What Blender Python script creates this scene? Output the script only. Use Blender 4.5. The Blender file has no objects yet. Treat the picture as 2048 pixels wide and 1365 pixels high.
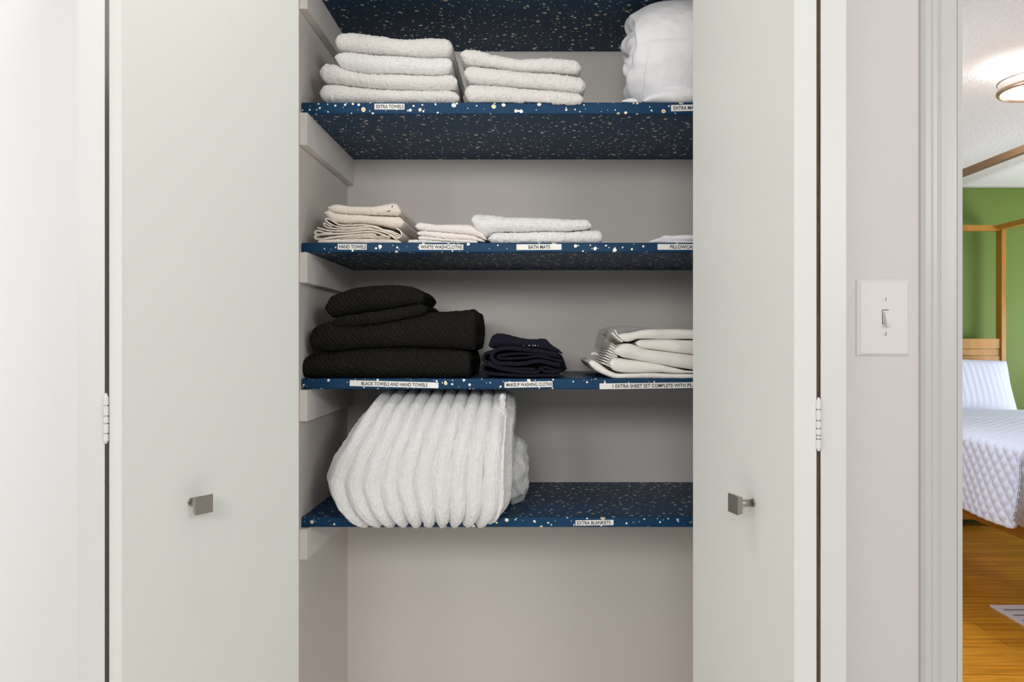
import bpy, bmesh, math, random
import numpy as np
from mathutils import Vector, Matrix

C = bpy.context.scene.collection
F = 1500.0           # focal length in pixels of the 2048 wide frame
CX, CY, CZ = 1067.0, 682.0, 1.25
def PX(px, y): return (px - CX) * y / F
def PZ(row, y): return CZ - (row - CY) * y / F

# ------------------------------------------------------------------ helpers
def tag(o, label=None, cat=None, group=None, kind=None):
    if label: o['label'] = label
    if cat: o['category'] = cat
    if group: o['group'] = group
    if kind: o['kind'] = kind
    return o
def empty(name, loc=(0, 0, 0)):
    o = bpy.data.objects.new(name, None); C.objects.link(o)
    o.location = loc; o.empty_display_size = .05
    return o
def link(name, me, mat=None, parent=None, smooth=False):
    if mat: me.materials.append(mat)
    if smooth: me.shade_smooth()
    o = bpy.data.objects.new(name, me); C.objects.link(o)
    if parent is not None:
        o.parent = parent
        o.matrix_parent_inverse = Matrix.Translation(-parent.location) if parent.parent is None else Matrix.Identity(4)
        if parent.parent is not None: o.matrix_parent_inverse = Matrix.Identity(4)
    return o
def from_arrays(name, V, Fs, mat, parent=None, smooth=True):
    me = bpy.data.meshes.new(name)
    me.from_pydata([tuple(v) for v in V], [], Fs); me.update()
    bm = bmesh.new(); bm.from_mesh(me)
    bmesh.ops.recalc_face_normals(bm, faces=bm.faces); bm.to_mesh(me); bm.free()
    return link(name, me, mat, parent, smooth)
def obj(name, bm, mat, parent=None, smooth=False, bevel=0, seg=2):
    if bevel:
        bmesh.ops.bevel(bm, geom=[e for e in bm.edges if e.calc_face_angle(0) > .5], offset=bevel, segments=seg, profile=.6, affect='EDGES')
    bmesh.ops.recalc_face_normals(bm, faces=bm.faces)
    me = bpy.data.meshes.new(name); bm.to_mesh(me); bm.free()
    o = link(name, me, mat, parent, smooth)
    return o
def box(bm, x0, x1, y0, y1, z0, z1):
    vs = [bm.verts.new((x, y, z)) for x in (x0, x1) for y in (y0, y1) for z in (z0, z1)]
    for f in ((0, 1, 3, 2), (4, 6, 7, 5), (0, 4, 5, 1), (2, 3, 7, 6), (0, 2, 6, 4), (1, 5, 7, 3)):
        bm.faces.new([vs[i] for i in f])
def prism(bm, pts, z0, z1):
    a = [bm.verts.new((x, y, z0)) for x, y in pts]; b = [bm.verts.new((x, y, z1)) for x, y in pts]
    n = len(pts)
    bm.faces.new(a[::-1]); bm.faces.new(b)
    for i in range(n): bm.faces.new((a[i], a[(i + 1) % n], b[(i + 1) % n], b[i]))
def cyl(bm, p0, p1, r, n=20, r1=None):
    p0, p1 = Vector(p0), Vector(p1); d = (p1 - p0).normalized()
    u = d.orthogonal().normalized(); w = d.cross(u)
    r1 = r if r1 is None else r1
    a = [bm.verts.new(p0 + r * (math.cos(t) * u + math.sin(t) * w)) for t in [2 * math.pi * i / n for i in range(n)]]
    b = [bm.verts.new(p1 + r1 * (math.cos(t) * u + math.sin(t) * w)) for t in [2 * math.pi * i / n for i in range(n)]]
    bm.faces.new(a[::-1]); bm.faces.new(b)
    for i in range(n): bm.faces.new((a[i], a[(i + 1) % n], b[(i + 1) % n], b[i]))
def sbox(name, x0, x1, y0, y1, z0, z1, mat, parent=None, bevel=0, kind=None, seg=2):
    bm = bmesh.new(); box(bm, x0, x1, y0, y1, z0, z1)
    o = obj(name, bm, mat, parent, bevel=bevel, seg=seg)
    if kind: o['kind'] = kind
    return o

# ------------------------------------------------------------------ materials
def mat(name, col, rough=.6, metal=0, bump=None, sheen=0, spec=None, var=None, emit=None, estr=0):
    m = bpy.data.materials.new(name); m.use_nodes = True
    nt = m.node_tree; b = nt.nodes['Principled BSDF']
    b.inputs['Base Color'].default_value = (*col, 1); b.inputs['Roughness'].default_value = rough
    b.inputs['Metallic'].default_value = metal
    if sheen:
        b.inputs['Sheen Weight'].default_value = sheen; b.inputs['Sheen Roughness'].default_value = .6
    if spec is not None: b.inputs['Specular IOR Level'].default_value = spec
    if emit: b.inputs['Emission Color'].default_value = (*emit, 1); b.inputs['Emission Strength'].default_value = estr
    tc = nt.nodes.new('ShaderNodeTexCoord')
    if var:      # (scale, amount) gentle tone variation of the surface itself
        n = nt.nodes.new('ShaderNodeTexNoise'); n.inputs['Scale'].default_value = var[0]; n.inputs['Detail'].default_value = 3
        nt.links.new(tc.outputs['Object'], n.inputs['Vector'])
        mx = nt.nodes.new('ShaderNodeMix'); mx.data_type = 'RGBA'
        mx.inputs['A'].default_value = (*[c * (1 - var[1]) for c in col], 1); mx.inputs['B'].default_value = (*[min(1, c * (1 + var[1])) for c in col], 1)
        nt.links.new(n.outputs['Fac'], mx.inputs['Factor']); nt.links.new(mx.outputs['Result'], b.inputs['Base Color'])
    if bump:     # list of (scale, distance, detail)
        prev = None
        for sc, dist, det in bump:
            n = nt.nodes.new('ShaderNodeTexNoise'); n.inputs['Scale'].default_value = sc; n.inputs['Detail'].default_value = det
            nt.links.new(tc.outputs['Object'], n.inputs['Vector'])
            bp = nt.nodes.new('ShaderNodeBump'); bp.inputs['Distance'].default_value = dist; bp.inputs['Strength'].default_value = 1
            nt.links.new(n.outputs['Fac'], bp.inputs['Height'])
            if prev: nt.links.new(prev.outputs['Normal'], bp.inputs['Normal'])
            prev = bp
        nt.links.new(prev.outputs['Normal'], b.inputs['Normal'])
    return m

def twill(name, col, rough, freq, dist, ang):
    m = mat(name, col, rough, sheen=.0, spec=.15); nt = m.node_tree; b = nt.nodes['Principled BSDF']
    tc = nt.nodes.new('ShaderNodeTexCoord'); mp = nt.nodes.new('ShaderNodeMapping'); mp.inputs['Rotation'].default_value = ang
    w = nt.nodes.new('ShaderNodeTexWave'); w.inputs['Scale'].default_value = freq; w.inputs['Distortion'].default_value = 3.5
    w.inputs['Detail'].default_value = 2; w.inputs['Detail Scale'].default_value = 2.5
    n = nt.nodes.new('ShaderNodeTexNoise'); n.inputs['Scale'].default_value = 900
    b1 = nt.nodes.new('ShaderNodeBump'); b1.inputs['Distance'].default_value = dist
    b2 = nt.nodes.new('ShaderNodeBump'); b2.inputs['Distance'].default_value = .0012
    nt.links.new(tc.outputs['Object'], mp.inputs['Vector']); nt.links.new(mp.outputs['Vector'], w.inputs['Vector'])
    nt.links.new(tc.outputs['Object'], n.inputs['Vector'])
    nt.links.new(w.outputs['Fac'], b1.inputs['Height']); nt.links.new(n.outputs['Fac'], b2.inputs['Height'])
    nt.links.new(b1.outputs['Normal'], b2.inputs['Normal']); nt.links.new(b2.outputs['Normal'], b.inputs['Normal'])
    return m

def vinyl():
    m = mat('navy_speckled_vinyl', (.006, .043, .103), .45, spec=.16); nt = m.node_tree; b = nt.nodes['Principled BSDF']
    N = nt.nodes.new; L = nt.links.new
    uv = N('ShaderNodeUVMap'); uv.uv_map = 'UVMap'
    dn = N('ShaderNodeTexNoise'); dn.inputs['Scale'].default_value = 90; L(uv.outputs['UV'], dn.inputs['Vector'])
    sb = N('ShaderNodeVectorMath'); sb.operation = 'SUBTRACT'; sb.inputs[1].default_value = (.5, .5, .5); L(dn.outputs['Color'], sb.inputs[0])
    sc = N('ShaderNodeVectorMath'); sc.operation = 'SCALE'; sc.inputs['Scale'].default_value = .0035; L(sb.outputs[0], sc.inputs[0])
    ad = N('ShaderNodeVectorMath'); ad.operation = 'ADD'; L(uv.outputs['UV'], ad.inputs[0]); L(sc.outputs[0], ad.inputs[1])
    den = N('ShaderNodeTexNoise'); den.inputs['Scale'].default_value = 14; den.inputs['Detail'].default_value = 2; L(uv.outputs['UV'], den.inputs['Vector'])
    prev = None; foil = None
    def math_(op, a, bb=None, c=None):
        n = N('ShaderNodeMath'); n.operation = op
        for i, v in enumerate((a, bb, c)):
            if v is None: continue
            if isinstance(v, (int, float)): n.inputs[i].default_value = v
            else: L(v, n.inputs[i])
        return n.outputs[0]
    for scale, r0, r1, keep, ring, off, dens in ((15, .038, .072, .70, True, 0, .3), (28, .050, .118, .80, False, 3.3, .8), (43, .052, .108, .72, False, 7.7, 1.1), (66, .040, .070, .45, False, 11.1, 1.3)):
        a2 = N('ShaderNodeVectorMath'); a2.operation = 'ADD'; L(ad.outputs[0], a2.inputs[0]); a2.inputs[1].default_value = (off, off * .7, 0)
        v = N('ShaderNodeTexVoronoi'); v.voronoi_dimensions = '2D'; v.inputs['Scale'].default_value = scale; L(a2.outputs[0], v.inputs['Vector'])
        sp = N('ShaderNodeSeparateColor'); L(v.outputs['Color'], sp.inputs[0])
        r = math_('MULTIPLY_ADD', math_('POWER', sp.outputs[0], 1.6), r1 - r0, r0)
        inside = math_('LESS_THAN', v.outputs['Distance'], r)
        thr = math_('MULTIPLY_ADD', math_('SUBTRACT', den.outputs['Fac'], .5), dens * 2.2, keep)
        on = math_('LESS_THAN', sp.outputs[1], thr)
        fac = math_('MULTIPLY', inside, on)
        foil = fac if foil is None else math_('MAXIMUM', foil, fac)
        mx = N('ShaderNodeMix'); mx.data_type = 'RGBA'
        L(fac, mx.inputs['Factor'])
        if prev: L(prev, mx.inputs['A'])
        else: mx.inputs['A'].default_value = (.006, .043, .103, 1)
        col = N('ShaderNodeMix'); col.data_type = 'RGBA'
        col.inputs['A'].default_value = (.95, .92, .84, 1); col.inputs['B'].default_value = (.72, .50, .20, 1) if ring else (.92, .85, .68, 1)
        if ring:
            inn = math_('LESS_THAN', v.outputs['Distance'], math_('SUBTRACT', r, .013)); L(inn, col.inputs['Factor'])
        else: L(sp.outputs[2], col.inputs['Factor'])
        L(col.outputs['Result'], mx.inputs['B']); prev = mx.outputs['Result']
    L(prev, b.inputs['Base Color'])
    L(math_('MULTIPLY', foil, .65), b.inputs['Metallic'])
    n = N('ShaderNodeTexNoise'); n.inputs['Scale'].default_value = 9; L(uv.outputs['UV'], n.inputs['Vector'])
    bp = N('ShaderNodeBump'); bp.inputs['Distance'].default_value = .004; bp.inputs['Strength'].default_value = .4; L(n.outputs['Fac'], bp.inputs['Height']); L(bp.outputs['Normal'], b.inputs['Normal'])
    return m

def planks():
    m = mat('oiled_floor_boards', (.5, .25, .04), .3); nt = m.node_tree; b = nt.nodes['Principled BSDF']
    N = nt.nodes.new; L = nt.links.new
    tc = N('ShaderNodeTexCoord')
    br = N('ShaderNodeTexBrick'); br.inputs['Scale'].default_value = 1; br.inputs['Brick Width'].default_value = 1.3; br.inputs['Row Height'].default_value = .085
    br.inputs['Mortar Size'].default_value = .0012; br.inputs['Color1'].default_value = (.80, .39, .045, 1); br.inputs['Color2'].default_value = (.65, .29, .028, 1)
    br.inputs['Mortar'].default_value = (.12, .045, .01, 1); br.inputs['Bias'].default_value = -.1
    L(tc.outputs['Object'], br.inputs['Vector'])
    mp = N('ShaderNodeMapping'); mp.inputs['Scale'].default_value = (1.6, 28, 1); L(tc.outputs['Object'], mp.inputs['Vector'])
    n = N('ShaderNodeTexNoise'); n.inputs['Scale'].default_value = 2; n.inputs['Detail'].default_value = 6; n.inputs['Distortion'].default_value = .6; L(mp.outputs[0], n.inputs['Vector'])
    cr = N('ShaderNodeValToRGB'); cr.color_ramp.elements[0].position = .32; cr.color_ramp.elements[0].color = (.72, .68, .60, 1); cr.color_ramp.elements[1].position = .62; cr.color_ramp.elements[1].color = (1.15, 1.1, 1.0, 1)
    L(n.outputs['Fac'], cr.inputs[0])
    mx = N('ShaderNodeMix'); mx.data_type = 'RGBA'; mx.blend_type = 'MULTIPLY'; mx.inputs['Factor'].default_value = 1
    L(br.outputs['Color'], mx.inputs['A']); L(cr.outputs[0], mx.inputs['B']); L(mx.outputs['Result'], b.inputs['Base Color'])
    return m
def wood(name, c1, c2, rough=.4, sc=(30, 30, 2)):
    m = mat(name, c1, rough); nt = m.node_tree; b = nt.nodes['Principled BSDF']
    N = nt.nodes.new; L = nt.links.new
    tc = N('ShaderNodeTexCoord'); mp = N('ShaderNodeMapping'); mp.inputs['Scale'].default_value = sc; L(tc.outputs['Object'], mp.inputs['Vector'])
    n = N('ShaderNodeTexNoise'); n.inputs['Scale'].default_value = 1; n.inputs['Detail'].default_value = 5; L(mp.outputs[0], n.inputs['Vector'])
    v = N('ShaderNodeTexVoronoi'); v.inputs['Scale'].default_value = .35; L(mp.outputs[0], v.inputs['Vector'])
    mx = N('ShaderNodeMix'); mx.data_type = 'RGBA'; mx.inputs['A'].default_value = (*c1, 1); mx.inputs['B'].default_value = (*c2, 1)
    ml = N('ShaderNodeMath'); ml.operation = 'MULTIPLY'; sp = N('ShaderNodeSeparateColor'); L(v.outputs['Color'], sp.inputs[0]); L(sp.outputs[0], ml.inputs[0]); L(n.outputs['Fac'], ml.inputs[1])
    ms = N('ShaderNodeMath'); ms.operation = 'MULTIPLY'; ms.inputs[1].default_value = 1.7; L(ml.outputs[0], ms.inputs[0])
    L(ms.outputs[0], mx.inputs['Factor']); L(mx.outputs['Result'], b.inputs['Base Color'])
    return m

M = dict(
    wall=mat('closet_wall_paint', (.74, .695, .655), .75, bump=[(6, .002, 2), (350, .0002, 2)], var=(2.5, .03)),
    hallwall=mat('hall_wall_paint', (.68, .645, .625), .6, bump=[(250, .0002, 2)]),
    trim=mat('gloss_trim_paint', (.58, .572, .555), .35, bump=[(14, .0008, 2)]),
    door=mat('bifold_door_paint', (.69, .70, .665), .45, bump=[(5, .001, 1), (500, .00008, 2)]),
    leftwall=mat('left_wall_paint', (.745, .75, .745), .5, bump=[(40, .0004, 2)]),
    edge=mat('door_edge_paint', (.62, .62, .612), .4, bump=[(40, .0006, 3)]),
    cleat=mat('cleat_paint', (.84, .80, .76), .65, bump=[(60, .0008, 4)], var=(20, .05)),
    rawwood=mat('bare_wood_edge', (.10, .055, .025), .8, bump=[(90, .002, 4)], var=(70, .5)),
    ceiling=mat('hall_ceiling_paint', (.82, .81, .80), .9),
    stucco=mat('stucco_ceiling', (.88, .90, .93), .9, bump=[(60, .006, 4), (180, .003, 2)]),
    green=mat('green_wall_paint', (.145, .232, .042), .6, bump=[(200, .0003, 2)]),
    vinyl=vinyl(), planks=planks(),
    terry=mat('white_terry', (.81, .78, .745), 1, bump=[(110, .0016, 2), (300, .0032, 3), (900, .0012, 1)], sheen=.3, spec=.1),
    terry2=mat('bleached_terry', (.86, .85, .83), 1, bump=[(110, .0016, 2), (300, .0032, 3), (900, .0012, 1)], sheen=.3, spec=.1),
    washcloth=mat('washcloth_terry', (.83, .77, .73), 1, bump=[(400, .0020, 3)], sheen=.2, spec=.1),
    cream=mat('cream_terry', (.74, .67, .59), 1, bump=[(600, .0010, 3)], sheen=.2, spec=.1),
    band=mat('woven_band', (.80, .785, .76), .9, bump=[(150, .0006, 1)], spec=.1),
    black=twill('black_ribbed_terry', (.017, .0155, .013), .95, 42, .006, (0, math.radians(38), .3)),
    navy=twill('navy_knit', (.012, .012, .022), .9, 90, .0012, (0, math.radians(60), .2)),
    sheet=mat('white_cotton_sheet', (.82, .79, .74), .75, bump=[(30, .003, 3)], spec=.25),
    pcase=mat('white_pillowcase_cotton', (.80, .79, .83), .75, bump=[(30, .003, 3)], spec=.25),
    down=mat('white_comforter_cover', (.86, .86, .88), .6, bump=[(22, .006, 3)], sheen=.1, spec=.3),
    plush=mat('white_plush', (.76, .755, .75), 1, bump=[(420, .0022, 3), (90, .0022, 3)], sheen=.5, spec=.05),
    quilt=mat('white_quilt', (.66, .71, .87), .85, bump=[(300, .0008, 2)], spec=.15),
    nickel=mat('brushed_nickel', (.40, .365, .33), .33, 1, bump=[(900, .0001, 1)]),
    plastic=mat('white_switch_plastic', (.78, .745, .735), .25),
    paper=mat('label_tape', (.80, .79, .76), .5),
    ink=mat('black_ink', (.02, .02, .025), .6),
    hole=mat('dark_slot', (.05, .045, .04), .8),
    screw=mat('painted_screw', (.70, .69, .68), .3, .3),
    bed=wood('honey_wood', (.36, .165, .018), (.48, .235, .035), sc=(14, 14, 5)),
    brown=wood('brown_wood_rail', (.15, .085, .04), (.20, .12, .06), sc=(14, 2, 14)),
    lampring=mat('copper_tinted_ring', (.62, .45, .33), .3, .8),
    glow=mat('lit_diffuser', (1, 1, 1), .5, emit=(1, .93, .84), estr=6),
    rug=mat('white_rug', (.80, .82, .88), .95, bump=[(300, .002, 2)]),
    rugline=mat('grey_rug_stripe', (.20, .22, .28), .95, bump=[(300, .002, 2)]),
    hallfloor=mat('hall_floor', (.62, .56, .49), .4, bump=[(40, .0005, 2)]),
)
def film():
    m = bpy.data.materials.new('clear_plastic_film'); m.use_nodes = True; nt = m.node_tree
    for n in list(nt.nodes): nt.nodes.remove(n)
    o = nt.nodes.new('ShaderNodeOutputMaterial'); mx = nt.nodes.new('ShaderNodeMixShader'); mx.inputs[0].default_value = .28
    t = nt.nodes.new('ShaderNodeBsdfTransparent'); t.inputs[0].default_value = (.93, .93, .92, 1)
    g = nt.nodes.new('ShaderNodeBsdfPrincipled'); g.inputs['Base Color'].default_value = (.5, .5, .48, 1); g.inputs['Roughness'].default_value = .2
    nt.links.new(t.outputs[0], mx.inputs[1]); nt.links.new(g.outputs[0], mx.inputs[2]); nt.links.new(mx.outputs[0], o.inputs[0])
    return m
M['film'] = film()

# ------------------------------------------------------------------ soft goods
rng = np.random.default_rng(7)
def smooth1(a, n):
    for _ in range(n):
        b = a.copy(); b[1:-1] = (a[:-2] + 2 * a[1:-1] + a[2:]) / 4; a = b
    return a
def unit_ring(nf=14, nt_=12):
    """closed stadium ring: returns (core coordinate 0..1, round offset, height -1..1)"""
    c, r, h = [], [], []
    for i in range(nf + 1):                       # front arc, bottom -> top
        t = -math.pi / 2 + math.pi * i / nf
        c.append(0); r.append(-math.cos(t)); h.append(math.sin(t))
    for i in range(1, nt_): c.append(i / nt_); r.append(0); h.append(1)
    nb = 6
    for i in range(nb + 1):
        t = math.pi / 2 - math.pi * i / nb
        c.append(1); r.append(math.cos(t)); h.append(math.sin(t))
    for i in range(1, nt_): c.append(1 - i / nt_); r.append(0); h.append(-1)
    return np.array(c), np.array(r), np.array(h)
def blur2(a, n=1):
    for _ in range(n):
        a = (np.roll(a, 1, 1) + 2 * a + np.roll(a, -1, 1)) / 4
        b = a.copy(); b[1:-1] = (a[:-2] + 2 * a[1:-1] + a[2:]) / 4; a = b
    return a
def sag(x, y):
    return (np.sin(x * 31 + 1.3 * np.sin(y * 23)) * .5 + np.sin(x * 67 + y * 41 + 1) * .3 + np.sin(y * 55 - x * 12) * .2)

def sweep(name, P, Nrm, h, yf, yb, m, parent=None, fuzz=.0005, nf=14, caps=(1, 1), layers=(0, 0), groove=.002,
          sagamp=.0008, zfloor=None, band=None, wr=0, wrf=60, rfac=1.0, endr=None, taper=0):
    """carry a rounded section along the path P (x,z) with normals Nrm and half thickness h, from depth yf to yb"""
    P = np.array(P, float); N = len(P); h = np.array(h, float)
    c, r, hh = unit_ring(nf); K = len(c)
    seg = np.r_[0, np.cumsum(np.hypot(*np.diff(P, axis=0).T))]; Lt = seg[-1]
    er = endr if endr is not None else min(float(np.median(h)), .013)
    er = min(er, Lt * .3)
    def e(d): return np.maximum(.3, np.sqrt(np.clip(1 - np.clip(1 - d / er, 0, 1) ** 2, 0, 1)))
    s = np.ones(N)
    if caps[0]: s = np.minimum(s, e(seg))
    if caps[1]: s = np.minimum(s, e(Lt - seg))
    yf = np.broadcast_to(np.array(yf, float), (N,)); 
    rad = np.minimum(h * rfac, .03)
    def ring(i, sc, dx=0.0, inset=0.0):
        hs = h[i] * sc; rr = rad[i] * sc
        ins = (rad[i] - rr) * .6 + inset + taper * 0
        y0 = yf[i] + ins + rr; y1 = yb - ins - rr
        Y = y0 + c * (y1 - y0) + r * rr
        t = np.array([Nrm[i][1], -Nrm[i][0]])
        X = P[i][0] + Nrm[i][0] * hh * hs + t[0] * dx
        Z = P[i][1] + Nrm[i][1] * hh * hs + t[1] * dx
        return np.stack([X, Y, Z], 1)
    rings = [ring(i, s[i]) for i in range(N)]
    A = np.array(rings)
    # normals of the ring (for fuzz / wrinkles)
    nr = np.stack([np.outer(np.array(Nrm)[:, 0], hh), np.broadcast_to(r, (N, K)), np.outer(np.array(Nrm)[:, 1], hh)], 2)
    disp = np.zeros((N, K))
    if fuzz: disp += blur2(rng.normal(size=(N, K)), 1) * fuzz * 2.2
    if wr:
        X, Y, Z = A[..., 0], A[..., 1], A[..., 2]
        disp += wr * (np.sin(Z * wrf * 3 + 2 * np.sin(X * wrf * .5) + X * wrf * .8) * .5 + np.sin(X * wrf * 1.3 + 1.7 * np.sin(Z * wrf * 2) + Y * 20) * .5)
    if band is not None:
        for b0, b1 in band:
            inb = (P[:, 0] > b0) & (P[:, 0] < b1); disp[inb] = -.0009
    A = A + nr * disp[..., None]
    def cap(i, sgn, nl):
        out = []; kk = 10 if nl else 5
        for k in range(1, kk + 1):
            q = 1 - k / kk
            sc = max(s[i] * q, .02)
            dx = er * .05 * (1 - q * q) if not nl else -groove * (1 - math.cos(2 * math.pi * nl * (1 - q))) * .5 - .0006
            rg = ring(i, sc, sgn * dx)
            if fuzz: rg += rng.normal(size=rg.shape) * fuzz * .6
            out.append(rg)
        return out
    c0 = cap(0, -1, layers[0])[::-1] if caps[0] else []
    c1 = cap(N - 1, 1, layers[1]) if caps[1] else []
    allr = np.array(list(c0) + list(A) + list(c1))
    R = len(allr)
    V = allr.reshape(-1, 3)
    if sagamp:
        base = zfloor if zfloor is not None else V[:, 2].min()
        V[:, 2] += sag(V[:, 0], V[:, 1]) * sagamp * np.clip((V[:, 2] - base) / .02, 0, 1)
    if zfloor is not None: 
        inside = V[:, 1] > 1.4995
        V[:, 2] = np.where(inside, np.maximum(V[:, 2], zfloor + .0004), V[:, 2])
    Fs = []
    for i in range(R - 1):
        a, b = i * K, (i + 1) * K
        for j in range(K):
            j2 = (j + 1) % K
            Fs.append((a + j, a + j2, b + j2, b + j))
    Fs.append(tuple(range(K))[::-1]); Fs.append(tuple(range((R - 1) * K, R * K)))
    return from_arrays(name, V, Fs, m, parent)

def slab(name, top, bot, m, yf=1.505, yb=1.80, step=.0016, parent=None, sm=6, **kw):
    """folded cloth traced by its front outline: top/bot are (px,row) lists seen on the plane y=yf"""
    D = kw.pop('plane', yf)
    x0 = PX(top[0][0], D); x1 = PX(top[-1][0], D)
    n = max(12, int((x1 - x0) / step)); xs = np.linspace(x0, x1, n)
    zt = np.interp(xs, [PX(p[0], D) for p in top], [PZ(p[1], D) for p in top])
    zb = np.interp(xs, [PX(p[0], D) for p in bot], [PZ(p[1], D) for p in bot])
    k = int(sm * .0016 / step * 3) + 1
    zt = smooth1(zt, k); zb = smooth1(zb, k)
    P = np.stack([xs, (zt + zb) / 2], 1); h = np.maximum((zt - zb) / 2, .0012)
    Nr = np.tile([0.0, 1.0], (n, 1))
    yfv = yf + .002 * np.sin(xs * 40 + zt[0] * 300) 
    return sweep(name, P, Nr, h, yfv, yb, m, parent, **kw)

def catmull(pts, step):
    pts = [np.array(p, float) for p in pts]; pts = [2 * pts[0] - pts[1]] + pts + [2 * pts[-1] - pts[-2]]
    out = []
    for i in range(1, len(pts) - 2):
        p0, p1, p2, p3 = pts[i - 1:i + 3]
        n = max(2, int(np.linalg.norm(p2 - p1) / step))
        for k in range(n):
            t = k / n
            out.append(.5 * ((2 * p1) + (-p0 + p2) * t + (2 * p0 - 5 * p1 + 4 * p2 - p3) * t * t + (-p0 + 3 * p1 - 3 * p2 + p3) * t ** 3))
    out.append(pts[-2]); return np.array(out)
def ribbon(name, path, thick, m, yf=1.505, yb=1.78, parent=None, step=.0016, **kw):
    """a cloth layer seen edge on: path of (px,row), thickness in px"""
    Q = [(PX(p[0], yf), PZ(p[1], yf)) for p in path]
    P = catmull(Q, step); T = np.gradient(P, axis=0); T = np.stack([smooth1(T[:, 0], 3), smooth1(T[:, 1], 3)], 1)
    T /= np.linalg.norm(T, axis=1)[:, None] + 1e-9
    Nr = np.stack([-T[:, 1], T[:, 0]], 1)
    h = np.full(len(P), thick * yf / F / 2)
    kw.setdefault('sagamp', 0); kw.setdefault('nf', 8)
    return sweep(name, P, Nr, h, yf, yb, m, parent, **kw)
def thing(name, label, cat, loc, group=None):
    o = empty(name, loc); return tag(o, label, cat, group)

# ------------------------------------------------------------------ the setting
D0 = 1.311; YF = 1.5; YB = 1.875
XL, XR = -.465, .56
HZ = 2.40
WT = .13
JL, JR = -.775, .475            # closet opening
OB0 = .7393                     # bedroom opening, left jamb
def struct(name, *a, m, bevel=0): return sbox(name, *a, m, bevel=bevel, kind='structure')
# hall side wall with the openings
bm = bmesh.new()
box(bm, JL, JR, D0, D0 + WT, 2.06, HZ)
box(bm, JR, OB0 - .006, D0, D0 + WT, 0, HZ)
box(bm, OB0 - .006, 1.62, D0, D0 + WT, 2.06, HZ)
box(bm, 1.62, 2.9, D0, D0 + WT, 0, HZ)
obj('wall_front', bm, M['hallwall'])['kind'] = 'structure'
struct('wall_back', XL - .2, XR + .05, YB, YB + .05, .0, HZ, m=M['wall'])
struct('wall_left', -.80, XL, D0 + WT - .001, YB, 0, HZ, m=M['wall'])
struct('wall_right', XR, XR + .05, D0 + WT, YB, 0, HZ, m=M['wall'])
struct('ceiling_closet', XL, XR, D0 + WT, YB, HZ - .02, HZ, m=M['wall'])
bm = bmesh.new(); box(bm, -2.6, JL, D0, D0 + WT, 0, HZ); obj('wall_front_left', bm, M['leftwall'])['kind'] = 'structure'
# flat casing left of the closet (line seen near the photo's left border) and slim beads beside the opening
struct('trim_1', PX(88, D0 - .012), JL + .0, D0 - .012, D0, 0, 2.1, m=M['leftwall'], bevel=.003)
# bedroom door casing, colonial profile
def casing(name, x0, x1, z1, flip=False):
    w = abs(x1 - x0)
    prof = [(0, 0), (0, .006), (.006, .011), (.014, .0125), (.020, .010), (.026, .0105), (.036, .007), (.044, .010), (.054, .015), (.066, .0175), (w - .004, .018), (w, .015), (w, 0)]
    bm = bmesh.new(); pts = [((x0 + p[0] if not flip else x1 - p[0]), D0 - p[1]) for p in prof]
    prism(bm, pts, 0, z1)
    o = obj(name, bm, M['trim']); o['kind'] = 'structure'; return o
casing('trim_2', PX(1838, D0), PX(1920, D0 - .018), 2.14)
casing('trim_3', 1.62, 1.70, 2.14, True)
struct('trim_4', PX(1838, D0), 1.70, D0 - .018, D0, 2.06, 2.14, m=M['trim'], bevel=.003)
# bedroom shell
BY = 5.15; BCZ = PZ(372, BY)
struct('wall_far', .62, 4.3, BY, BY + .1, 0, BCZ + .1, m=M['green'])
struct('trim_5', .72, 4.25, BY - .03, BY, BCZ - .012, BCZ, m=M['trim'])
struct('wall_bedroom_left', .62, .72, D0 + WT, BY, 0, BCZ, m=M['hallwall'])
struct('wall_bedroom_right', 4.25, 4.35, D0 + WT, BY, 0, BCZ, m=M['green'])
struct('ceiling_bedroom', .62, 4.35, D0 + WT, BY + .1, BCZ, BCZ + .1, m=M['stucco'])
struct('floor_bedroom', .62, 4.35, D0 + .0, BY, -.05, 0, m=M['planks'])
# closet floor and hall floor, hall ceiling
struct('floor', -2.6, 2.9, -1.6, D0 , -.05, 0, m=M['hallfloor'])
struct('floor_closet', -.8, .62, D0, YB, -.05, 0, m=M['hallfloor'])
struct('ceiling', -2.6, 2.9, -1.6, D0 + WT, HZ, HZ + .1, m=M['ceiling'])
struct('wall_hall_left', -2.7, -2.6, -1.6, D0 + WT, 0, HZ, m=M['hallwall'])

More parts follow.
